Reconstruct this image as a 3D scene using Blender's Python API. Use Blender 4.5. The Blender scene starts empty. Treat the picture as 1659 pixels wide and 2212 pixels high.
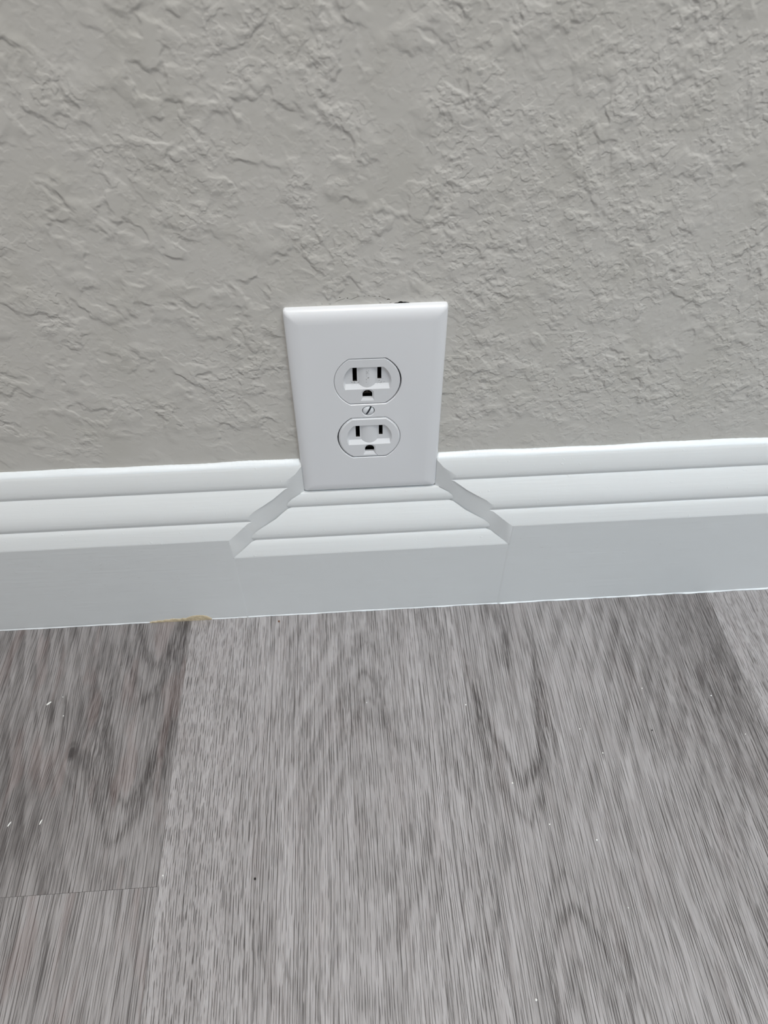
import bpy, bmesh, math, random
import numpy as np
from mathutils import Matrix, Vector

S = 0.001            # all plain numbers below are millimetres
SC = bpy.context.scene
COL = SC.collection

# ------------------------------------------------------------------ camera
cam_data = bpy.data.cameras.new('camera')
cam = bpy.data.objects.new('camera', cam_data)
COL.objects.link(cam)
cam.location = (-11.2007 * S, -309.8126 * S, 425.7202 * S)
cam.rotation_euler = (0.7319065, 0.0013538, -0.0653031)
cam_data.sensor_fit = 'HORIZONTAL'
cam_data.sensor_width = 36.0
cam_data.lens = 1595.11 / 1659 * 36.0
cam_data.clip_start = 0.005
cam_data.clip_end = 50
cam_data.dof.use_dof = True
cam_data.dof.focus_distance = 0.40
cam_data.dof.aperture_fstop = 16.0
SC.camera = cam

# ------------------------------------------------------------------ light
world = bpy.data.worlds.new('world')
SC.world = world
world.use_nodes = True
bg = world.node_tree.nodes['Background']
bg.inputs[0].default_value = (0.965, 0.985, 1.0, 1)
bg.inputs[1].default_value = 0.43


def area(name, loc, target, sx, sy, power, color):
    d = bpy.data.lights.new(name, 'AREA')
    d.shape = 'RECTANGLE'
    d.size, d.size_y = sx, sy
    d.energy = power
    d.color = color
    o = bpy.data.objects.new(name, d)
    o.location = loc
    o.rotation_euler = (Vector(target) - Vector(loc)).to_track_quat('-Z', 'Y').to_euler()
    COL.objects.link(o)
    return o


area('ceiling_light', (0.35, -0.72, 2.35), (0.35, -0.72, 0), 1.5, 1.0, 42, (1.0, 0.985, 0.96))
w = area('window_light', (1.2, -1.9, 2.2), (0.30, -0.34, 0.0), 0.5, 0.5, 0.56, (0.56, 0.80, 1.0))
w.data.spread = math.radians(25)

SC.view_settings.view_transform = 'Standard'
SC.view_settings.look = 'None'
SC.view_settings.gamma = 1.0
SC.view_settings.use_curve_mapping = False
SC.view_settings.exposure = 0.0

# ------------------------------------------------------------------ helpers
rng = random.Random(7)


def lin(c):
    return tuple(((v / 255) / 12.92 if v / 255 < 0.04045 else ((v / 255 + 0.055) / 1.055) ** 2.4) for v in c) + (1.0,)


def obj(name, me, mat=None, parent=None):
    o = bpy.data.objects.new(name, me)
    COL.objects.link(o)
    if mat is not None:
        for m in (mat if isinstance(mat, (list, tuple)) else [mat]):
            me.materials.append(m)
    if parent is not None:
        o.parent = parent
    return o


def tag(o, label=None, category=None, group=None, kind=None):
    if label: o['label'] = label
    if category: o['category'] = category
    if group: o['group'] = group
    if kind: o['kind'] = kind
    return o


def mesh(name, verts, faces, smooth=False, unit=S):
    me = bpy.data.meshes.new(name)
    me.from_pydata([tuple(c * unit for c in v) for v in verts], [], faces)
    me.validate()
    bm = bmesh.new()
    bm.from_mesh(me)
    bmesh.ops.recalc_face_normals(bm, faces=bm.faces)
    bm.to_mesh(me)
    bm.free()
    if smooth:
        for p in me.polygons: p.use_smooth = True
    return me


def loft(loops, cap=True):
    """closed loops of equal length -> verts, faces"""
    n = len(loops[0])
    v = [p for l in loops for p in l]
    f = []
    for k in range(len(loops) - 1):
        for i in range(n):
            j = (i + 1) % n
            f.append((k * n + i, k * n + j, (k + 1) * n + j, (k + 1) * n + i))
    if cap:
        f.append(tuple(range(n))[::-1])
        f.append(tuple((len(loops) - 1) * n + i for i in range(n)))
    return v, f


def boolean(base, cutters, op='DIFFERENCE'):
    """apply cutters (meshes) to base (mesh) and return the resulting mesh"""
    o = bpy.data.objects.new('tmp', base)
    COL.objects.link(o)
    tmp = [o]
    for c in cutters:
        k = bpy.data.objects.new('tmpc', c)
        COL.objects.link(k)
        tmp.append(k)
        m = o.modifiers.new('b', 'BOOLEAN')
        m.operation = op
        m.solver = 'EXACT'
        m.object = k
    bpy.context.view_layer.update()
    dg = bpy.context.evaluated_depsgraph_get()
    me = bpy.data.meshes.new_from_object(o.evaluated_get(dg))
    for t in tmp: bpy.data.objects.remove(t)
    return me


def autosmooth(o, angle=35):
    me = o.data
    for p in me.polygons: p.use_smooth = True
    bm = bmesh.new()
    bm.from_mesh(me)
    for e in bm.edges:
        if len(e.link_faces) == 2 and e.calc_face_angle(0) > math.radians(angle):
            e.smooth = False
    bm.to_mesh(me)
    bm.free()


class NT:
    """tiny helper for writing node materials"""
    def __init__(self, name):
        self.m = bpy.data.materials.new(name)
        self.m.use_nodes = True
        self.t = self.m.node_tree
        self.b = self.t.nodes['Principled BSDF']

    def node(self, kind, **kw):
        n = self.t.nodes.new(kind)
        for k, v in kw.items(): setattr(n, k, v)
        return n

    def put(self, sock, v):
        if isinstance(v, bpy.types.NodeSocket): self.t.links.new(v, sock)
        elif v is not None: sock.default_value = v

    def math(self, op, a, b=None, c=None, clamp=False):
        n = self.node('ShaderNodeMath', operation=op, use_clamp=clamp)
        self.put(n.inputs[0], a)
        if b is not None: self.put(n.inputs[1], b)
        if c is not None: self.put(n.inputs[2], c)
        return n.outputs[0]

    def step(self, v, a, b, lo=0.0, hi=1.0, smooth=True):
        n = self.node('ShaderNodeMapRange', interpolation_type='SMOOTHSTEP' if smooth else 'LINEAR')
        self.put(n.inputs[0], v)
        for i, q in enumerate((a, b, lo, hi)): self.put(n.inputs[1 + i], q)
        return n.outputs[0]

    def attr(self, name):
        return self.node('ShaderNodeAttribute', attribute_name=name).outputs['Fac']

    def xyz(self, x=0.0, y=0.0, z=0.0):
        n = self.node('ShaderNodeCombineXYZ')
        for i, q in enumerate((x, y, z)): self.put(n.inputs[i], q)
        return n.outputs[0]

    def coord(self):
        n = self.node('ShaderNodeNewGeometry')
        s = self.node('ShaderNodeVectorMath', operation='SCALE')
        self.t.links.new(n.outputs['Position'], s.inputs[0])
        s.inputs['Scale'].default_value = 1000.0
        q = self.node('ShaderNodeSeparateXYZ')
        self.t.links.new(s.outputs[0], q.inputs[0])
        return s.outputs[0], q.outputs[0], q.outputs[1], q.outputs[2]

    def noise(self, vec, scale, detail=2.0, rough=0.5, dist=0.0, dims='3D'):
        n = self.node('ShaderNodeTexNoise', noise_dimensions=dims)
        self.put(n.inputs['Vector'], vec)
        n.inputs['Scale'].default_value = scale
        n.inputs['Detail'].default_value = detail
        n.inputs['Roughness'].default_value = rough
        n.inputs['Distortion'].default_value = dist
        return n.outputs['Fac']

    def mix(self, f, a, b, mode='MIX'):
        n = self.node('ShaderNodeMix', data_type='RGBA', blend_type=mode)
        self.put(n.inputs[0], f)
        self.put(n.inputs[6], a)
        self.put(n.inputs[7], b)
        return n.outputs[2]

    def bump(self, h, dist, strength=1.0, normal=None):
        n = self.node('ShaderNodeBump')
        n.inputs['Strength'].default_value = strength
        n.inputs['Distance'].default_value = dist * S
        self.put(n.inputs['Height'], h)
        if normal is not None: self.put(n.inputs['Normal'], normal)
        self.put(self.b.inputs['Normal'], n.outputs[0])
        return n.outputs[0]

    def set(self, color=None, rough=None, spec=None, metal=None, coat=None):
        if color is not None: self.put(self.b.inputs['Base Color'], color)
        if rough is not None: self.put(self.b.inputs['Roughness'], rough)
        if spec is not None: self.put(self.b.inputs['Specular IOR Level'], spec)
        if metal is not None: self.put(self.b.inputs['Metallic'], metal)
        return self.m


# ------------------------------------------------------------------ materials
def wall_material():
    t = NT('wall_paint')
    v, x, y, z = t.coord()
    # flattened plateaus of plaster, their edges running down to the right
    a = t.math('ADD', t.math('MULTIPLY', x, 0.80), t.math('MULTIPLY', z, 0.60))
    b = t.math('SUBTRACT', t.math('MULTIPLY', z, 0.80), t.math('MULTIPLY', x, 0.60))
    p = t.xyz(t.math('MULTIPLY', b, 1.0), 0.0, t.math('MULTIPLY', a, 1.25))
    n1 = t.noise(p, 0.070, 2.5, 0.5, 0.2)
    plate = t.step(n1, 0.42, 0.53)
    n2 = t.noise(v, 0.22, 1.3, 0.5, 0.1)
    small = t.step(n2, 0.46, 0.58)
    n3 = t.noise(v, 0.50, 1.0, 0.5, 0.1)
    grain = t.step(n3, 0.50, 0.66)
    # granular areas (more of them to the right of the outlet) and smooth areas
    area_m = t.noise(v, 0.022, 2.0, 0.5, 0.0)
    right = t.step(x, -40.0, 70.0, -0.05, 0.09)
    gm = t.step(t.math('ADD', area_m, right), 0.42, 0.58, 0.30, 1.0)
    patch = t.step(t.noise(v, 0.10, 1.5, 0.5), 0.40, 0.54, 0.30, 1.0)
    gm = t.math('MULTIPLY', gm, patch)
    edge_m = t.step(t.noise(v, 0.045, 2.0, 0.5), 0.42, 0.60, 0.05, 1.0)
    low = t.step(z, 129.0, 165.0, 0.35, 1.0)
    h = t.math('MULTIPLY', t.math('MULTIPLY', plate, edge_m), 1.0)
    h = t.math('ADD', h, t.math('MULTIPLY', t.math('MULTIPLY', small, gm), 0.46))
    h = t.math('ADD', h, t.math('MULTIPLY', t.math('MULTIPLY', grain, gm), 0.17))
    h = t.math('MULTIPLY', h, low)
    # the last centimetre above the skirting has been smoothed by brush and caulk
    t.bump(h, 0.60, 0.85)
    dirt = t.step(t.noise(v, 0.03, 3.0, 0.6), 0.4, 0.7)
    c = t.mix(dirt, lin((200, 197, 191)), lin((195, 192, 185)))
    return t.set(c, 0.55, 0.35)


def paint_material(name='white_trim_paint', base=(219, 221, 221), streak=0.10, rough=0.42):
    t = NT(name)
    v, x, y, z = t.coord()
    p = t.xyz(t.math('MULTIPLY', x, 0.06), t.math('MULTIPLY', y, 1.0), t.math('MULTIPLY', z, 1.0))
    n = t.noise(p, 0.55, 3.0, 0.6, 0.2)
    m = t.noise(v, 0.05, 2.0, 0.5)
    dn = t.noise(v, 0.4, 2.0, 0.5)
    h = t.math('ADD', t.math('MULTIPLY', n, 1.0), t.math('MULTIPLY', t.step(dn, 0.70, 0.76), 0.8))
    h = t.math('ADD', h, t.math('MULTIPLY', m, 2.5))
    t.bump(h, streak, 1.0)
    return t.set(lin(base), rough, 0.5)


def plastic_material(name, base, rough=0.3, marks=False):
    t = NT(name)
    v, x, y, z = t.coord()
    n = t.noise(v, 0.25, 2.0, 0.5)
    t.bump(n, 0.02, 1.0)
    c = lin(base)
    if marks:
        # grey scuffs left by plug blades: a short column of specks and dusty slot ends
        cz = 186.8
        band = t.math('MULTIPLY', t.step(t.math('ABSOLUTE', x), 0.4, 1.1, 1.0, 0.0),
                      t.math('MULTIPLY', t.step(z, cz - 2.5, cz - 1.0), t.step(z, cz + 7.0, cz + 8.3, 1.0, 0.0)))
        low = t.math('MULTIPLY', t.step(t.math('ABSOLUTE', t.math('SUBTRACT', z, cz - 0.8)), 0.6, 2.2, 1.0, 0.0),
                     t.step(t.math('ABSOLUTE', t.math('SUBTRACT', t.math('ABSOLUTE', x), 6.6)), 1.5, 3.0, 0.8, 0.0))
        sp = t.step(t.noise(v, 1.7, 3.0, 0.6), 0.53, 0.60)
        f = t.math('MULTIPLY', t.math('MAXIMUM', band, low), sp)
        c = t.mix(t.math('MULTIPLY', f, 0.75), c, lin((110, 108, 106)))
    return t.set(c, rough, 0.5)


def plain(name, base, rough=0.6, metal=0.0, spec=0.4, nscale=0.5, amp=0.1, vary=0.85):
    t = NT(name)
    v, x, y, z = t.coord()
    n = t.noise(v, nscale, 3.0, 0.6)
    c = lin(base)
    d = tuple(q * vary for q in c[:3]) + (1,)
    t.bump(n, amp, 1.0)
    return t.set(t.mix(t.step(n, 0.35, 0.65), d, c), rough, spec, metal)


def floor_material():
    t = NT('vinyl_plank')
    gx, gy = t.attr('grain_x'), t.attr('grain_y')
    ring, tone = t.attr('ring'), t.attr('tone')
    ramp, pamp, red = t.attr('ring_amount'), t.attr('pore_amount'), t.attr('blotch')
    plen = t.attr('pore_length')
    # fine pores: short dark strokes along the plank
    u = t.math('ADD', gx, t.math('MULTIPLY', t.noise(t.xyz(t.math('MULTIPLY', gx, 0.15), t.math('MULTIPLY', gy, 0.05)), 1.0, 2.0), 2.2))
    def dashes(freq, jitter, wid, bx, by, lo, hi, seed):
        j = t.noise(t.xyz(t.math('MULTIPLY', gx, 0.16), t.math('MULTIPLY', gy, 0.010), seed), 1.0, 2.0, 0.5)
        f = t.math('FRACT', t.math('ADD', t.math('MULTIPLY', j, jitter), t.math('MULTIPLY', gx, freq)))
        ln = t.math('MULTIPLY', t.step(f, 0.5 - wid, 0.5), t.step(f, 0.5, 0.5 + wid * 0.7, 1.0, 0.0))
        k = t.noise(t.xyz(t.math('MULTIPLY', gx, bx), t.math('MULTIPLY', gy, by), seed + 5.0), 1.0, 1.5, 0.5)
        return t.math('MULTIPLY', ln, t.step(k, lo, hi))
    pore = dashes(0.80, 2.2, 0.24, 0.85, plen, 0.46, 0.56, 21.0)
    pore = t.math('MAXIMUM', pore, dashes(0.63, 2.0, 0.20, 0.7, plen, 0.49, 0.59, 51.0))
    line = dashes(0.45, 1.6, 0.15, 0.40, 0.014, 0.40, 0.52, 33.0)
    p2 = t.xyz(t.math('MULTIPLY', u, 2.6), t.math('MULTIPLY', gy, t.math('MULTIPLY', plen, 1.6)), 3.0)
    n2 = t.noise(p2, 1.0, 2.0, 0.6, 0.0, '3D')
    fine = t.step(n2, 0.34, 0.60, 1.0, 0.0)
    # growth rings: dark bands along the contours of the 'ring' field
    rn = t.noise(t.xyz(t.math('MULTIPLY', gx, 0.35), t.math('MULTIPLY', gy, 0.030), 7.0), 1.0, 3.0, 0.6)
    ph = t.math('ADD', ring, t.math('MULTIPLY', rn, 0.45))
    fr = t.math('FRACT', ph)
    band = t.math('MULTIPLY', t.step(fr, 0.05, 0.72), t.step(fr, 0.80, 0.98, 1.0, 0.0))
    band = t.math('MULTIPLY', band, t.step(t.noise(t.xyz(gx, gy, 1.0), 0.018, 2.0, 0.5), 0.36, 0.58, 0.25, 1.0))
    # long tonal streaks
    st = t.noise(t.xyz(t.math('MULTIPLY', u, 0.20), t.math('MULTIPLY', gy, 0.006), 11.0), 1.0, 3.0, 0.6)
    st = t.step(st, 0.35, 0.65, -1.0, 1.0)
    blot = t.step(t.noise(t.xyz(t.math('MULTIPLY', gx, 1.6), gy, 5.0), 0.030, 3.0, 0.55), 0.35, 0.68, -1.0, 1.0)
    # pores crowd into the dark bands
    bp = t.math('MULTIPLY', band, ramp)
    pm = t.math('MULTIPLY', pamp, t.math('ADD', t.math('MULTIPLY', bp, 0.55), 0.85))
    dark = t.math('MULTIPLY', t.math('MULTIPLY', pore, 1.15), pm)
    dark = t.math('ADD', dark, t.math('MULTIPLY', t.math('MULTIPLY', fine, pm), 0.34))
    lamp = t.attr('line_amount')
    dark = t.math('ADD', dark, t.math('MULTIPLY', line, lamp))
    dark = t.math('ADD', dark, t.math('MULTIPLY', bp, 0.20))
    dark = t.math('ADD', dark, t.math('MULTIPLY', st, 0.085))
    dark = t.math('ADD', dark, t.math('MULTIPLY', blot, 0.045))
    dark = t.math('ADD', dark, tone)
    # cathedral arches show as crowded pores, each one a fine stroke along the plank
    arch = t.attr('arch')
    strokes = t.math('ADD', t.math('MULTIPLY', fine, 1.5), t.math('MULTIPLY', pore, 0.8))
    dark = t.math('ADD', dark, t.math('MULTIPLY', arch, t.math('ADD', strokes, 0.18)))
    dark = t.math('ADD', dark, t.math('MULTIPLY', t.attr('knot'), 1.2))
    n = t.node('ShaderNodeValToRGB')
    t.put(n.inputs[0], dark)
    e = n.color_ramp.elements
    e[0].position, e[0].color = 0.0, lin((171, 167, 167))
    e[1].position, e[1].color = 1.0, lin((66, 61, 60))
    m = e.new(0.35); m.color = lin((140, 136, 135))
    m = e.new(0.65); m.color = lin((100, 96, 95))
    redf = t.math('MULTIPLY', red, t.step(t.noise(t.xyz(t.math('MULTIPLY', gx, 0.09), t.math('MULTIPLY', gy, 0.02), 2.0), 1.0, 2.0), 0.52, 0.66))
    c = t.mix(redf, n.outputs[0], lin((150, 112, 106)), 'MULTIPLY')
    c = t.mix(t.math('MULTIPLY', redf, 0.35), n.outputs[0], lin((132, 108, 103)))
    t.bump(t.math('ADD', t.math('MULTIPLY', pore, -1.0), t.math('MULTIPLY', fine, -0.4)), 0.10, 1.0)
    r = t.math('ADD', 0.44, t.math('MULTIPLY', pore, 0.12))
    return t.set(c, r, 0.5)


M_WALL = wall_material()
M_TRIM = paint_material()
M_CAULK = paint_material('caulk', (232, 236, 238), 0.15, 0.35)
M_PLATE = plastic_material('plate_plastic', (230, 231, 233), 0.28)
M_FACE = plastic_material('receptacle_plastic', (226, 227, 229), 0.32)
M_FACE_USED = plastic_material('scuffed_receptacle_plastic', (224, 225, 227), 0.32, True)
M_SCREW = plain('painted_screw', (230, 233, 236), 0.25, 0.0, 0.5, 0.6, 0.03, 0.97)
M_STEEL = plain('screw_steel', (120, 128, 136), 0.4, 0.7, 0.5, 1.5, 0.05, 0.6)
M_CONTACT = plain('contact_metal', (120, 112, 104), 0.4, 0.6, 0.5, 1.5, 0.05, 0.5)
M_BOX = plain('dark_box_plastic', (14, 14, 15), 0.7)
M_BARE = plain('bare_fibreboard', (208, 192, 162), 0.85, 0.0, 0.2, 0.6, 0.35, 0.80)
M_CHIP = plain('white_chip', (236, 236, 232), 0.6, 0.0, 0.3, 1.5, 0.05, 0.95)
M_BROWN = plain('brown_crumb', (104, 66, 40), 0.7)
M_BLACK = plain('black_crumb', (42, 38, 36), 0.7)
M_FLOOR = floor_material()
M_SUB = plain('plank_core', (60, 56, 54), 0.8)

# ------------------------------------------------------------------ wall
HX, HZ = 1600, 2400


def box(x0, x1, y0, y1, z0, z1):
    v = [(x0, y0, z0), (x1, y0, z0), (x1, y1, z0), (x0, y1, z0), (x0, y0, z1), (x1, y0, z1), (x1, y1, z1), (x0, y1, z1)]
    f = [(0, 1, 2, 3), (7, 6, 5, 4), (0, 4, 5, 1), (1, 5, 6, 2), (2, 6, 7, 3), (3, 7, 4, 0)]
    return v, f


def prism_y(pts, y0, y1):
    return loft([[(x, y0, z) for x, z in pts], [(x, y1, z) for x, z in pts]])


PC = 167.47                      # height of the outlet's centre above the floor
wall_me = mesh('wall_back', *box(-HX, HX, 0, 100, 0, HZ))
cut = [mesh('c', *box(-27, 27, -5, 70, PC - 47, PC + 47))]
# ragged gap at the top edge of the plate, from the box opening up past the plate
cut.append(mesh('c', *prism_y([(12.6, PC + 40), (12.8, 229.2), (14.2, 229.7), (15.4, 229.8), (16.3, 230.3), (17.2, 230.35),
                               (17.9, 230.0), (19.0, 230.05), (20.6, 229.7), (21.6, 229.3), (22.0, PC + 40)], -5, 40)))


def blob(cx, cz, w, h, seed, n=9):
    r = random.Random(seed)
    return [(cx + w / 2 * math.cos(a) * r.uniform(0.7, 1.2), cz + h / 2 * math.sin(a) * r.uniform(0.7, 1.2))
            for a in [2 * math.pi * k / n for k in range(n)]]


for i, (cx, cz, w, h) in enumerate([(10.9, 231.6, 1.7, 0.9), (4.3, 233.5, 1.6, 0.45), (6.6, 233.3, 0.9, 0.5), (-0.4, 233.9, 0.9, 0.4),
                                    (1.6, 234.0, 0.7, 0.35), (-8.6, 233.0, 0.8, 0.6), (-12.2, 233.6, 0.9, 0.5), (-3.6, 234.4, 0.5, 0.4),
                                    (-17.0, 230.2, 1.1, 0.3), (-20.8, 230.4, 0.6, 0.3), (7.0, 229.9, 1.5, 0.3), (12.0, 229.9, 1.2, 0.3)]):
    cut.append(mesh('c', *prism_y(blob(cx, cz, w, h, i), -5, 3.5 + i % 3)))


def ribbon(pts, w):
    up = [(x, z + w / 2 * (0.4 if i in (0, len(pts) - 1) else 1)) for i, (x, z) in enumerate(pts)]
    dn = [(x, z - w / 2 * (0.4 if i in (0, len(pts) - 1) else 1)) for i, (x, z) in enumerate(pts)]
    return up + dn[::-1]


for pts, w in (([(-14.6, 231.2), (-13.0, 231.9), (-11.4, 232.4), (-9.6, 233.0)], 0.26),
               ([(-8.0, 232.6), (-6.6, 232.4), (-5.4, 232.9), (-3.6, 233.7), (-1.6, 233.8)], 0.28),
               ([(2.6, 233.9), (3.6, 233.6)], 0.3), ([(7.4, 233.1), (8.8, 232.5), (10.2, 231.9)], 0.2)):
    cut.append(mesh('c', *prism_y(ribbon(pts, w), -5, 1.6)))
wall = obj('wall_back', boolean(wall_me, cut), M_WALL)
tag(wall, 'greige wall with knockdown plaster texture above the white skirting', 'wall', kind='structure')

# ------------------------------------------------------------------ floor: planks of 180 mm laid square to the wall
def vnoise(x, y, seed=0):
    r = np.random.RandomState(seed)
    g = r.rand(64, 64)
    xi, yi = np.floor(x).astype(int), np.floor(y).astype(int)
    fx, fy = x - xi, y - yi
    fx, fy = fx * fx * (3 - 2 * fx), fy * fy * (3 - 2 * fy)
    a, b = g[xi % 64, yi % 64], g[(xi + 1) % 64, yi % 64]
    c, d = g[xi % 64, (yi + 1) % 64], g[(xi + 1) % 64, (yi + 1) % 64]
    return (a * (1 - fx) + b * fx) * (1 - fy) + (c * (1 - fx) + d * fx) * fy - 0.5


def gauss(x, y, cx, cy, sx, sy):
    return np.exp(-((x - cx) / sx) ** 2 - ((y - cy) / sy) ** 2)


def sabs(v, s):
    return np.sqrt(v * v + s * s)


FL = {'verts': [], 'faces': []}
ATT = {k: [] for k in ('grain_x', 'grain_y', 'ring', 'tone', 'ring_amount', 'pore_amount', 'blotch', 'pore_length', 'line_amount', 'arch', 'knot')}


def plank(x0, x1, y0, y1, fields):
    G = 0.07
    fine = (x1 > -330 and x0 < 330 and y1 > -480)
    nx = 151 if fine else 10
    xs = np.linspace(x0 + G, x1 - G, nx)
    ya, yb = y0 + G, y1 - G
    if fine:
        lo = max(ya, -300.0)
        ys = np.linspace(lo, yb, max(3, int((yb - lo) / 1.2)))
        if lo > ya: ys = np.concatenate([np.linspace(ya, lo, 40)[:-1], ys])
    else:
        ys = np.linspace(ya, yb, 40)
    X, Y = np.meshgrid(xs, ys)
    base = len(FL['verts'])
    for a, b in zip(X.ravel(), Y.ravel()): FL['verts'].append((a, b, 0.0))
    h, w = X.shape
    # short lip down the joints
    for j in range(h - 1):
        for i in range(w - 1):
            k = base + j * w + i
            FL['faces'].append((k, k + 1, k + 1 + w, k + w))
    f = fields(X, Y)
    for k in ATT: ATT[k].append(np.broadcast_to(f[k], X.shape).ravel())
    # rim
    rim = [j * w for j in range(h)] + [(h - 1) * w + i for i in range(1, w)] + [j * w + w - 1 for j in range(h - 2, -1, -1)] + [i for i in range(w - 2, 0, -1)]
    b2 = len(FL['verts'])
    for r_ in rim: FL['verts'].append((FL['verts'][base + r_][0], FL['verts'][base + r_][1], -1.0))
    for q in range(len(rim)):
        q2 = (q + 1) % len(rim)
        FL['faces'].append((base + rim[q], base + rim[q2], b2 + q2, b2 + q))
    for k in ATT:
        full = ATT[k][-1]
        ATT[k].append(full[rim])


def common(X, Y, seed):
    return dict(grain_x=X + 3.0 * vnoise(X / 40, Y / 90, seed) + seed * 37.0, grain_y=Y + seed * 91.0,
                ring=np.zeros_like(X), tone=0.1, ring_amount=0.5, pore_amount=0.5, blotch=0.12, pore_length=0.07, line_amount=0.35, arch=0.0, knot=0.0)


def ucurve(X, Y, cx, apex, half, rise, width, far, flip=1, lean=0.0, p=1.7):
    """darkness of one cathedral arch: apex at y=apex, arms half wide after rising by rise"""
    dx = X - cx - lean * (Y - apex)
    dx = dx + 5 * vnoise(X / 9 + 3, Y / 26, int(abs(cx * 7)) % 97) * 0.8
    v = flip * (Y - apex) + 5 * vnoise(X / 5, Y / 50, int(abs(apex)) % 97)
    q = np.abs(dx) / half
    u = v - rise * q ** p - 5 * rise * np.maximum(q - 1, 0)
    g = np.sqrt(1 + (p * rise / half * q ** (p - 1) + (q > 1) * 5 * rise / half) ** 2)
    sd = u / g
    return np.exp(-(sd / width) ** 2) * np.clip((far - v) / (0.5 * far), 0, 1) * (v > -30)


def f_dark_left(X, Y):               # the dark plank left of the seam, knot in it
    d = common(X, Y, 1)
    dx = X + 149 + 6 * vnoise(Y / 60, X * 0, 5)
    g = Y + 4 * vnoise(X / 20, Y / 70, 6) - 0.085 * dx ** 2 / (1 + np.abs(dx) / 55)
    knot = gauss(X, Y, -186.6, -109.4, 9, 20)
    d['ring'] = g / 33.0 + knot * 0.8
    d['grain_x'] = d['grain_x'] + 5 * gauss(X, Y, -183, -109, 9, 26) - 5 * gauss(X, Y, -190, -109, 9, 26)
    d['knot'] = 0.8 * np.exp(-(((X + 186.4) / 1.6) ** 2 + ((Y + 109.4) / 3.0) ** 2) ** 2) + 0.16 * np.exp(-((np.sqrt(((X + 186.4) / 2.6) ** 2 + ((Y + 108.6) / 5.2) ** 2) - 1) / 0.25) ** 2)
    d['tone'] = 0.34 + 0.10 * gauss(X, Y, -200, -140, 30, 30) + 0.05 * gauss(X, Y, -140, -60, 25, 40) - 0.08 * gauss(X, Y, -145, -170, 14, 30)
    d['arch'] = 0.34 * ucurve(X, Y, -145, -54, 15, 34, 2.8, 90) + 0.26 * ucurve(X, Y, -147, -78, 19, 50, 2.2, 80) \
        + 0.30 * ucurve(X, Y, -150, -140, 20, 50, 3.0, 110) + 0.22 * ucurve(X, Y, -152, -163, 27, 80, 3.4, 140)
    d['ring_amount'] = 0.25 + 0.55 * np.clip((-X - 165) / 15, 0, 1)
    d['pore_amount'] = 0.36
    d['blotch'] = 0.55
    d['pore_length'] = 0.05
    d['line_amount'] = 0.22
    return d


def f_light_left(X, Y):              # the next length in the same row, nearer the camera
    d = common(X, Y, 2)
    d['ring'] = (X + 5 * vnoise(X / 30, Y / 120, 8) * 3 + 0.02 * Y) / 9.0
    d['tone'] = 0.20 + 0.06 * vnoise(X / 12, Y / 200, 9)
    d['ring_amount'] = 0.80
    d['pore_amount'] = 0.45
    d['blotch'] = 0.55
    d['pore_length'] = 0.035
    return d


def f_centre(X, Y):                  # pale plank with the faint cathedral below the outlet
    d = common(X, Y, 3)
    dx = X + 9
    hy = sabs(Y + 160, 14) * 0.9
    g = -Y * 0.0 + hy + 0.07 * dx ** 2 / (1 + np.abs(dx) / 40) * np.where(Y > -400, 1, 1) + 5 * vnoise(X / 12, Y / 30, 12)
    d['ring'] = g / 24.0
    away = np.clip((np.abs(dx) - 20) / 50, 0, 1)
    left = np.clip((-X - 70) / 25, 0, 1)
    d['arch'] = 0.14 * ucurve(X, Y, -8, -46, 14, 30, 1.6, 60, flip=-1, p=2) + 0.14 * ucurve(X, Y, -8, -68, 12, 26, 1.6, 60, flip=-1, p=2) + 0.16 * ucurve(X, Y, -7, -84, 10, 22, 1.8, 60, flip=-1, p=2)
    d['tone'] = 0.12 + 0.05 * gauss(X, Y, -10, -100, 16, 70) + 0.07 * gauss(X, Y, -8, -200, 15, 70) - 0.03 * gauss(X, Y, -60, -120, 40, 100)
    d['ring_amount'] = 0.45 * (1 - left)
    d['pore_amount'] = 0.50 + 0.16 * left + 0.05 * away
    d['pore_length'] = 0.055 + 0.04 * left
    d['line_amount'] = 0.45 * (1 - left) * (1 - 0.7 * np.exp(-((X + 9) / 18) ** 2)) + 0.15 * gauss(X, Y, 35, -150, 18, 200)
    return d


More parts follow.
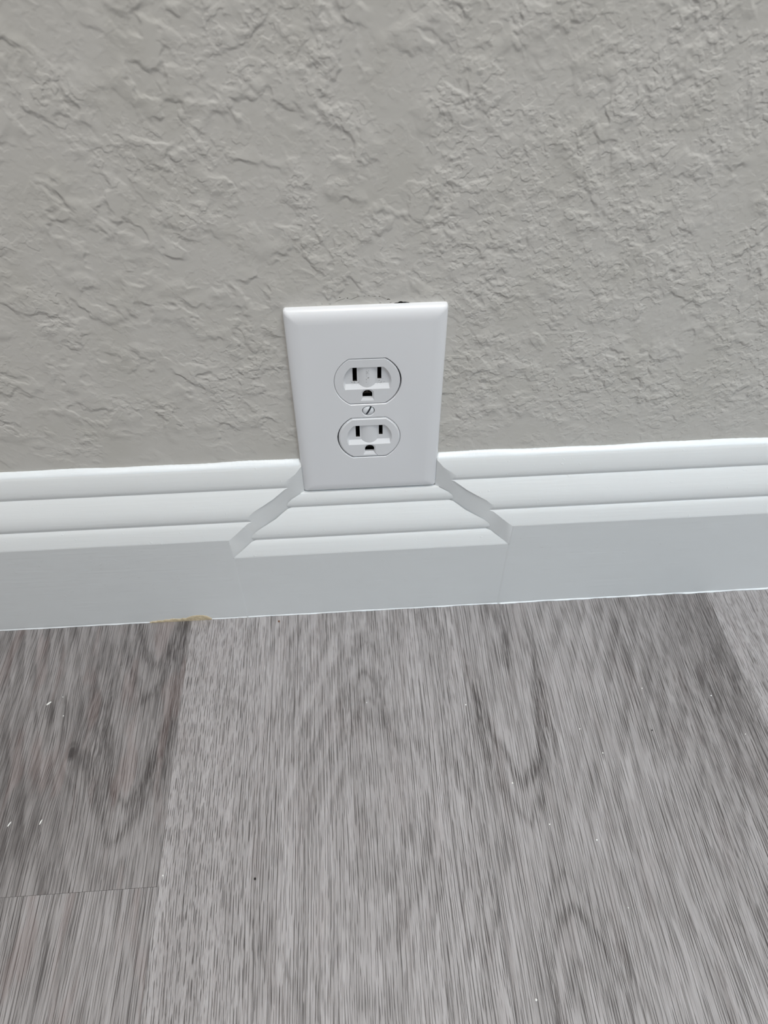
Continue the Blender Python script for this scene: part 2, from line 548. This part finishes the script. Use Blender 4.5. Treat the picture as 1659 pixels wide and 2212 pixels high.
def f_right(X, Y):                   # plank with the dark V left of its middle, darker toward its right edge
    d = common(X, Y, 4)
    dx = X - 84 - 0.10 * (Y + 100)
    hy = sabs(Y + 188, 12)
    g = hy - 0.105 * dx ** 2 / (1 + np.abs(dx) / 38) + 3 * vnoise(X / 16, Y / 60, 14)
    d['ring'] = -g / 44.0 + 0.35
    v1 = ucurve(X, Y, 82, -144, 20, 52, 3.2, 120, lean=-0.02) + 0.55 * ucurve(X, Y, 80, -166, 26, 70, 3.0, 130, lean=-0.02) \
        + 0.9 * gauss(X, Y, 87 + 0.04 * (Y + 50), -44, 3.2, 28) + 0.7 * gauss(X, Y, 78, -22, 5, 16)
    v2 = ucurve(X, Y, 93, -212, 17, 34, 2.6, 90, flip=-1) + 0.6 * ucurve(X, Y, 93, -196, 22, 44, 2.4, 90, flip=-1) + 0.8 * ucurve(X, Y, 92, -238, 14, 30, 2.6, 80, flip=-1)
    edge = np.clip((X - 150) / 80, 0, 1)
    d['arch'] = 0.42 * v1 + 0.26 * v2
    d['tone'] = 0.17 + 0.30 * edge * gauss(X, Y, 212, -60, 60, 110) + 0.05 * gauss(X, Y, 163, -90, 12, 90) + 0.08 * gauss(X, Y, 94, -172, 7, 12)
    d['ring_amount'] = 0.30 - 0.1 * edge + 0.2 * np.clip((X - 105) / 20, 0, 1)
    d['pore_amount'] = 0.46 + 0.20 * edge + 0.1 * gauss(X, Y, 165, -80, 20, 120)
    d['pore_length'] = 0.035 + 0.025 * edge
    d['line_amount'] = 0.34 - 0.1 * edge + 0.30 * gauss(X + 0.02 * Y, Y, 163, -110, 10, 140) + 0.2 * gauss(X, Y, 66, -150, 8, 200)
    return d


def f_far_right(X, Y):
    d = common(X, Y, 5)
    d['ring'] = X / 15.0
    d['tone'] = 0.10
    d['ring_amount'] = 0.2
    d['pore_amount'] = 0.62
    d['pore_length'] = 0.09
    d['line_amount'] = 0.0
    return d


def f_any(seed):
    def f(X, Y):
        d = common(X, Y, seed)
        r = random.Random(seed)
        dx = X - (X.min() + r.uniform(40, 140))
        g = (sabs(((Y + r.uniform(0, 300)) % 600) - 300, 20)) - 0.08 * dx ** 2 / (1 + np.abs(dx) / 40) + 8 * vnoise(X / 11, Y / 35, seed)
        d['ring'] = g / 35.0
        d['tone'] = r.uniform(0.08, 0.3)
        d['ring_amount'] = r.uniform(0.3, 0.8)
        d['blotch'] = 0.4
        return d
    return f


PX = [-124.75 + 179.85 * k for k in range(-8, 9)]
for k in range(len(PX) - 1):
    a, b = PX[k], PX[k + 1]
    mid = (a + b) / 2
    if abs(mid + 214.7) < 5:
        plank(a, b, -187.8, 0, f_dark_left)
        plank(a, b, -1407, -187.8, f_light_left)
        plank(a, b, -2600, -1407, f_any(40))
    elif abs(mid + 34.8) < 5:
        plank(a, b, -900, 0, f_centre); plank(a, b, -2600, -900, f_any(41))
    elif abs(mid - 145) < 5:
        plank(a, b, -650, 0, f_right); plank(a, b, -2600, -650, f_any(42))
    elif abs(mid - 325) < 5:
        plank(a, b, -1100, 0, f_far_right); plank(a, b, -2600, -1100, f_any(43))
    else:
        j = -300 - 260 * ((k * 3) % 5)
        plank(a, b, j, 0, f_any(20 + k)); plank(a, b, -2600, j, f_any(30 + k))
me = bpy.data.meshes.new('floor')
me.from_pydata([(x * S, y * S, z * S) for x, y, z in FL['verts']], [], FL['faces'])
for k in ATT:
    arr = np.concatenate(ATT[k]).astype(np.float32)
    at = me.attributes.new(k, 'FLOAT', 'POINT')
    at.data.foreach_set('value', arr)
floor = obj('floor', me, M_FLOOR)
# solid base under the planks (closes the joints)
nv = len(me.vertices)
sub = mesh('floor_base', *box(PX[0], PX[-1], -2600, 100, -12, -0.9))
fb = obj('plank_core', sub, M_SUB, floor)
tag(floor, 'grey wood-look vinyl plank floor laid square to the wall', 'floor', kind='structure')

# ------------------------------------------------------------------ skirting
TOP = [(0, 129.0), (2.2, 128.3), (3.5, 126.8)]
PROFILE = [(4.1, 125.6), (5.3, 122.6), (6.25, 119.7), (6.85, 117.2), (7.05, 115.5), (6.95, 114.2), (6.55, 113.2), (6.5, 112.7), (7.0, 112.2),
           (8.3, 110.4), (10.2, 107.4), (12.1, 104.1), (13.5, 101.0), (14.35, 98.0), (14.6, 96.0), (14.5, 94.5), (14.0, 93.3), (14.1, 92.8), (14.8, 92.2),
           (16.1, 89.8), (17.5, 86.4), (18.6, 83.4), (19.0, 82.3), (19.0, 82.0), (19.0, 60), (19.0, 3), (19.0, 2.3), (18.8, 0.05)]
DROP = 17.1
CUT = [(3.5, 39.4), (5.3, 43.1), (7.0, 50.2), (11.0, 59.3), (14.5, 73.4), (16.8, 78.9), (19.0, 86.6)]


def endx(d):
    """plan outline of the cut through the moulding: distance from the outlet's axis at depth d"""
    d = max(d, 3.5)
    for (a, xa), (b, xb) in zip(CUT, CUT[1:]):
        if d <= b: return xa + (xb - xa) * (d - a) / (b - a)
    return CUT[-1][1]


def board(name, side, label):
    prof = [(0, 0.05)] + TOP + PROFILE
    n = len(prof)
    dense = [0, 1.2, 3, 6, 12, 25, 50, 90, 140, 200, 300, 600, 1490]
    loops = []
    r = random.Random(3)
    for k, s in enumerate(dense):
        l = []
        for i, (d, z) in enumerate(prof):
            e = endx(d)
            jit = 0.0
            if k == 0 and i > 3 and z > 84: jit = r.uniform(-0.1, 0.1)
            l.append((side * (e + s * (1 if k else 0) + jit - (0.7 if k == 0 and z < 61 and i > 3 else 0)), -d, z))
        loops.append(l)
    v, f = loft(loops)
    o = obj(name, mesh(name, v, f), M_TRIM)
    tag(o, label, 'baseboard', kind='structure')
    autosmooth(o, 28)
    return o


bl = board('baseboard_left', -1, 'white moulded skirting left of the outlet, tan bare patch at its bottom edge')
br = board('baseboard_right', 1, 'white moulded skirting right of the outlet, running to the right edge')
# the lowered length between them: same moulding cut down, its top tucked under the plate
ins = [(0, 0.05), (0, 105.2), (4.6, 105.2)] + [(d, z - DROP) for d, z in PROFILE if z - DROP < 104.4 and z > 60] + [(19.0, 30), (19.0, 3), (19.0, 2.3), (18.8, 0.05)]
loops = []
for t_ in (-1, -0.985, -0.9, -0.6, -0.3, 0, 0.3, 0.6, 0.9, 0.985, 1):
    loops.append([((endx(d) + 0.02) * t_, -d + (0.03 if z < 62 and d > 18.9 else 0.0), z) for d, z in ins])
v, f = loft(loops)
mid = obj('trim_1', mesh('trim_1', v, f), M_TRIM)
autosmooth(mid, 28)
tag(mid, 'short lowered length of white skirting moulding directly under the outlet plate', 'baseboard', kind='structure')


def bead(name, parent, x0, x1, base, size, seed, mat=M_CAULK, step=0.8):
    """irregular bead of caulk: base = (d, z) of its corner, size = (out, up)"""
    r = random.Random(seed)
    n = max(2, int(abs(x1 - x0) / step)) if abs(x1 - x0) < 700 else 700
    ph = [r.uniform(0, 6.28) for _ in range(6)]
    loops = []
    for i in range(n + 1):
        x = x0 + (x1 - x0) * i / n
        w = 1 + 0.28 * math.sin(x / 7.3 + ph[0]) + 0.22 * math.sin(x / 2.9 + ph[1]) + r.uniform(-0.25, 0.25)
        u = 1 + 0.25 * math.sin(x / 11.1 + ph[2]) + 0.18 * math.sin(x / 3.7 + ph[3]) + r.uniform(-0.08, 0.08)
        e = 0.25 if i in (0, n) else 1.0
        a, b = size[0] * max(0.15, w) * e, size[1] * max(0.2, u) * e
        d, z = base
        loops.append([(x, -d + 0.4, z), (x, -d - a, z), (x, -d - a * 0.75, z + b * 0.35), (x, -d - a * 0.25, z + b * 0.8), (x, -d + 0.4, z + b)])
    v, f = loft(loops)
    return obj(name, mesh(name, v, f, smooth=True), mat, parent)


bead('caulk_bead', bl, -1520, -152.0, (19.0, 0.05), (0.30, 0.8), 1)
bead('caulk_bead', bl, -111.5, -86.8, (19.0, 0.05), (0.32, 0.8), 2)
bead('caulk_bead', mid, -86.7, 86.7, (19.0, 0.05), (0.32, 0.8), 3)
bead('caulk_bead', br, 86.8, 1520, (19.0, 0.05), (0.55, 0.9), 4)
# caulk between skirting top and wall
def top_bead(parent, x0, x1, seed):
    r = random.Random(seed)
    ph = [r.uniform(0, 6.28) for _ in range(3)]
    n = 500
    loops = []
    for i in range(n + 1):
        t_ = i / n
        x = x0 + (x1 - x0) * t_ ** 2
        w = 0.35 * math.sin(x / 21 + ph[0]) + 0.22 * math.sin(x / 7.7 + ph[1]) + r.uniform(-0.12, 0.12)
        e = 0.2 if i == 0 else 1.0
        loops.append([(x, 0.5, 126.0), (x, -3.3, 126.2), (x, -3.3, 127.1), (x, -2.2, 128.3), (x, -0.9, 128.6 + (0.9 + w) * 0.6 * e), (x, 0.5, 129.0 + (1.1 + w) * e)])
    v, f = loft(loops)
    return obj('caulk_bead', mesh('caulk_bead', v, f, smooth=True), M_CAULK, parent)


top_bead(bl, -40.2, -1520, 5)
top_bead(br, 40.2, 1520, 6)


# tan bare patch where the paint has come off the bottom edge
def patch():
    top = [(-153, 0.6), (-151, 1.6), (-148.5, 1.5), (-147, 2.4), (-144, 1.9), (-142, 3.0), (-139.5, 2.6), (-137, 3.6), (-134.5, 3.1), (-132, 2.7), (-130, 3.6), (-128, 3.1), (-126, 4.4),
           (-123, 5.6), (-119.5, 6.0), (-116, 5.6), (-113.5, 4.4), (-111.8, 2.6), (-111, 1.0)]
    v, f = [], []
    for x, z in top:
        v += [(x, -18.9, 0.05), (x, -19.35, 0.05), (x, -19.45, 0.05 + z * 0.5), (x, -19.22, z * 0.92), (x, -18.9, z)]
    n = 5
    for i in range(len(top) - 1):
        for j in range(n):
            k = (j + 1) % n
            f.append((i * n + j, i * n + k, (i + 1) * n + k, (i + 1) * n + j))
    f.append((0, 1, 2, 3, 4))
    f.append(tuple((len(top) - 1) * n + j for j in range(n)))
    return mesh('bare_patch', v, f)


pt = obj('bare_patch', patch(), M_BARE, bl)
pt['label'] = 'tan bare patch where the white paint has flaked off'
# ------------------------------------------------------------------ outlet
def rrect(hw, hh, r, y, n=5):
    p = []
    for cx, cz, a0 in ((hw - r, hh - r, 0), (-hw + r, hh - r, 90), (-hw + r, -hh + r, 180), (hw - r, -hh + r, 270)):
        for k in range(n):
            a = math.radians(a0 + 90 * k / (n - 1))
            p.append((cx + r * math.cos(a), y, cz + r * math.sin(a)))
    return p


def dshape(R, H, y, cx=0, cz=0, n=14, rot=0.0):
    """circle of radius R cut flat at +-H"""
    a0 = math.asin(min(1, H / R))
    p = []
    for s in (0, 1):
        for k in range(n):
            a = -a0 + 2 * a0 * k / (n - 1) + math.pi * s
            x, z = R * math.cos(a), R * math.sin(a)
            p.append((cx + x * math.cos(rot) - z * math.sin(rot), y, cz + x * math.sin(rot) + z * math.cos(rot)))
    return p


out = bpy.data.objects.new('wall_outlet', None)
COL.objects.link(out)
out.location = (0, 0, PC * S)
out.empty_display_size = 0.02
tag(out, 'white duplex power outlet with a wide plate, its foot dropping into the skirting notch', 'outlet')
HW, HH = 39.7, 61.9
rings = [(0, 0.0, 1.6), (0, 1.7, 1.6), (0.25, 2.5, 1.7), (0.9, 3.35, 1.6), (2.0, 4.1, 1.3), (3.4, 4.62, 1.0), (5.0, 4.95, 0.8), (7.0, 5.1, 0.6)]
v, f = loft([rrect(HW - i, HH - i, r, -y) for i, y, r in rings])
plate = mesh('wall_plate', v, f)
cuts = []
for c in (19.35, -19.35):
    vv, ff = loft([dshape(17.95, 15.2, -6.0, 0, c), dshape(17.95, 15.2, -5.35, 0, c), dshape(17.5, 14.75, -4.75, 0, c), dshape(17.5, 14.75, 1.0, 0, c)])
    cuts.append(mesh('c', vv, ff))


def disc(R, y, cx=0, cz=0, n=28):
    return [(cx + R * math.cos(2 * math.pi * k / n), y, cz + R * math.sin(2 * math.pi * k / n)) for k in range(n)]


vv, ff = loft([disc(3.55, -6), disc(3.55, -5.1), disc(3.3, -4.6), disc(3.3, 1)])
cuts.append(mesh('c', vv, ff))
po = obj('wall_plate', boolean(plate, cuts), M_PLATE, out)
autosmooth(po, 22)


def receptacle(cz, cx, front, mat, rot, chamfer, label=None, crack=False):
    R, H = 17.1, 14.35
    f0 = front
    v, f = loft([dshape(R, H, -2.9), dshape(R, H, -(f0 - chamfer)), dshape(R - chamfer * 1.1, H - chamfer * 1.1, -f0)])
    base = mesh('receptacle', v, f)
    # hollow around the blade slots: rounded ends, long ramp at the bottom
    def recess(Rr, zt, zb, y, n=10):
        p = []
        a1, a0 = math.asin(zt / Rr), math.asin(zb / Rr)
        for k in range(n):
            a = a0 + (a1 - a0) * k / (n - 1)
            p.append((Rr * math.cos(a), y, Rr * math.sin(a)))
        for k in range(n):
            a = a1 - (a1 - a0) * k / (n - 1)
            p.append((-Rr * math.cos(a), y, Rr * math.sin(a)))
        return p
    dp = 1.6
    v, f = loft([recess(12.75, 9.6, -5.3, -(f0 + 0.5)), recess(12.55, 9.3, -4.7, -f0), recess(11.5, 8.95, -2.1, -(f0 - dp))])
    c1 = mesh('c', v, f)
    # ground hole surround
    v, f = loft([[(-4.0, -(f0 + .3), -13.2), (4.0, -(f0 + .3), -13.2), (3.7, -(f0 + .3), -6.2), (2.0, -(f0 + .3), -4.7), (-2.0, -(f0 + .3), -4.7), (-3.7, -(f0 + .3), -6.2)],
                 [(-2.7, -(f0 - 0.55), -10.9), (2.7, -(f0 - 0.55), -10.9), (2.7, -(f0 - 0.55), -7.2), (1.6, -(f0 - 0.55), -5.6), (-1.6, -(f0 - 0.55), -5.6), (-2.7, -(f0 - 0.55), -7.2)]])
    c2 = mesh('c', v, f)
    b = boolean(base, [c1, c2])
    # saddle between the blade slots
    n = 16
    Rc, hw = 9.5, 4.2
    sag = Rc - math.sqrt(Rc * Rc - hw * hw)
    sec = []
    for k in range(n):
        x = -hw + 2 * hw * k / (n - 1)
        sec.append((x, -(f0 - dp + math.sqrt(Rc * Rc - x * x) - (Rc - sag) + 0.15)))
    sec += [(hw, -(f0 - dp - 1.0)), (-hw, -(f0 - dp - 1.0))]
    v, f = loft([[(x, y, -4.9) for x, y in sec], [(x, y, 9.0) for x, y in sec]])
    b = boolean(b, [mesh('c', v, f)], 'UNION')
    slots = [mesh('c', *box(-6.35 - 1.12, -6.35 + 1.12, -9, 8, -0.7, 8.75)), mesh('c', *box(6.35 - 1.05, 6.35 + 1.05, -9, 8, 0.5, 8.6))]
    gp = [(-2.6, -10.9), (2.6, -10.9), (2.6, -8.3)] + [(2.6 * math.cos(a), -8.3 + 2.6 * math.sin(a)) for a in [math.pi * k / 12 for k in range(1, 12)]] + [(-2.6, -8.3)]
    v, f = prism_y(gp, -9, 8)
    slots.append(mesh('c', v, f))
    if crack:
        v, f = prism_y([(2.3, -10.8), (2.5, -10.75), (4.1, -12.6), (5.3, -14.0), (5.1, -14.1), (3.9, -12.8)], -9, -(f0 - 1.1))
        slots.append(mesh('c', v, f))
    b = boolean(b, slots)
    o = obj('receptacle', b, mat, out)
    autosmooth(o, 17)
    o.location = (cx * S, 0, cz * S)
    o.rotation_euler = (0, rot, 0)
    if label: o['label'] = label
    # metal contacts seen in the openings
    def contact(x0, x1, z0, z1, y):
        c = obj('contact', mesh('contact', *box(x0, x1, y, y + 1.0, z0, z1)), M_CONTACT, o)
    contact(-7.2, -5.5, -2.3, -1.5, -1.8)
    contact(5.5, 7.2, -1.1, -0.3, -1.8)
    vv, ff = prism_y([(-1.9, -10.8), (1.9, -10.8), (1.9, -10.0), (0.5, -9.8), (0.4, -8.6), (-0.4, -8.6), (-0.5, -9.8), (-1.9, -10.0)], -0.6, 2.0)
    obj('contact', mesh('contact', vv, ff), M_CONTACT, o)
    # dark hollow body behind the face: an open tray
    hv, hf = loft([dshape(15.5, 13.5, -2.9), dshape(15.5, 13.5, 18), dshape(15.0, 13.0, 18.0), dshape(15.0, 13.0, 17.0)], cap=False)
    hf.append(tuple(28 * 3 + i for i in range(28)))
    obj('housing', mesh('housing', hv, hf), M_BOX, o)
    return o


receptacle(19.35, -0.25, 4.95, M_FACE_USED, 0.006, 0.35, 'upper receptacle, scuffed between its blade slots')
receptacle(-19.35, 0.26, 5.30, M_FACE, 0.002, 0.8, 'lower receptacle, hairline crack beside its ground hole', True)

# slotted screw
v, f = loft([disc(1.8, 6), disc(1.8, -3.0), disc(3.05, -4.2), disc(2.95, -4.7), disc(2.5, -5.05), disc(1.6, -5.3), disc(0.7, -5.4)])
hd = mesh('screw', v, f)
sa = math.radians(62)
ca, sn = math.cos(sa), math.sin(sa)
q = [(-4, -0.48), (4, -0.48), (4, 0.48), (-4, 0.48)]
v, f = prism_y([(a * ca - b * sn, a * sn + b * ca) for a, b in q], -8, -4.35)
sm = boolean(hd, [mesh('c', v, f)])
sc = obj('screw', sm, [M_SCREW, M_STEEL], out)
for p in sm.polygons:
    c = p.center / S
    along, across = c.x * ca + c.z * sn, -c.x * sn + c.z * ca
    if abs(across) < 0.5 and c.y > -5.35 and -c.y > 4.2 and (p.area < 1 or abs(p.normal.y) > 0.9) and (abs(p.normal.y) > 0.9 and abs(c.y + 4.35) < 0.05 or abs(p.normal.y) < 0.15):
        p.material_index = 1
autosmooth(sc, 30)
sc['label'] = 'white painted slotted screw with bare metal in its slot'

# ------------------------------------------------------------------ debris on the floor
def crumb_mesh(name, rx, ry, rz, seed):
    bm = bmesh.new()
    bmesh.ops.create_icosphere(bm, subdivisions=1, radius=1.0)
    r = random.Random(seed)
    for vv_ in bm.verts:
        k = r.uniform(0.75, 1.15)
        vv_.co = Vector((vv_.co.x * rx * k, vv_.co.y * ry * k, vv_.co.z * rz * k)) * S
    lo = min(v_.co.z for v_ in bm.verts)
    for v_ in bm.verts: v_.co.z -= lo
    me_ = bpy.data.meshes.new(name)
    bm.to_mesh(me_)
    bm.free()
    return me_


def crumb(name, x, y, rx, ry, rz, ang, mat, label, cat, group=None, seed=0):
    o = obj(name, crumb_mesh(name, rx, ry, rz, seed), mat)
    o.location = (x * S, y * S, 0.02 * S)
    o.rotation_euler = (0, 0, math.radians(ang))
    tag(o, label, cat, group)
    return o


crumb('paint_chip', -207.8, -75.8, 2.0, 0.7, 0.35, 40, M_CHIP, 'white paint chip on the dark plank, the one nearest the skirting and longest', 'paint chip', seed=1)
crumb('paint_chip', -194.9, -149.8, 1.9, 0.42, 0.3, 76, M_CHIP, 'thin upright white paint chip on the dark plank, between knot and plank end', 'paint chip', seed=2)
crumb('paint_chip', -212.3, -149.7, 1.7, 0.5, 0.3, 62, M_CHIP, 'white paint chip on the dark plank at the left edge of the photo', 'paint chip', seed=3)
crumb('brown_crumb', -65.0, -24.0, 0.75, 0.9, 0.5, 10, M_BROWN, 'reddish brown crumb on the floor just below the skirting', 'crumb', seed=4)
crumb('black_crumb', -73.0, -187.4, 0.65, 0.75, 0.5, 0, M_BLACK, 'black crumb on the pale middle plank, level with the plank end joint', 'crumb', seed=5)
crumb('dark_crumb', 165.0, -118.4, 0.5, 0.5, 0.35, 0, M_BLACK, 'tiny dark crumb among the dark hair lines of the right plank', 'crumb', seed=6)
SPECKS = [(-196.6, -85.0, .5, 'white speck on the dark plank, just above the knot and below the longest chip'),
          (-199.8, -71.8, .35, 'faint white speck on the dark plank, level with the longest chip and right of it'),
          (-122.5, -182.5, .55, 'white speck at the corner where the plank end joint meets the long seam'),
          (-8.2, -88.4, .4, 'tiny white speck on the middle plank, straight below the outlet'),
          (53.7, -94.0, .55, 'white speck on the seam at the right side of the middle plank'),
          (74.0, -145.1, .6, 'white speck just beyond the tip of the dark V in the grain'),
          (90.5, -169.6, .5, 'white speck beside the small dark patch of grain below the V'),
          (131.2, -130.6, .55, 'white speck on the right plank, lower one of the two right of the V'),
          (121.1, -114.6, .5, 'white speck on the right plank, upper one of the two right of the V'),
          (114.7, -179.7, .6, 'white speck on the right plank, between the V and the lower arch of grain'),
          (167.5, -90.0, .45, 'white speck nearest the skirting among the dark hair lines of the right plank'),
          (209.5, -97.9, .5, 'white speck on the darkest strip of the right plank near its far seam'),
          (66.1, -251.3, .7, 'largest white speck, close to the bottom edge of the photo'),
          (221.1, -124.5, .4, 'rightmost white speck, near the right edge of the photo'),
          (122.4, -214.3, .4, 'faint white speck right of the lower arch in the grain')]
spk = None
for i, (x, y, r_, lab) in enumerate(SPECKS):
    if spk is None:
        spk = crumb('paint_speck', x, y, 1.0, 1.0, 0.6, 0, M_CHIP, lab, 'speck', 'white paint specks on the floor', seed=9)
        o = spk
    else:
        o = spk.copy()
        COL.objects.link(o)
    o['label'] = lab
    o.location = (x * S, y * S, 0.02 * S)
    o.scale = (r_, r_, r_)
    o.rotation_euler = (0, 0, i * 1.3)
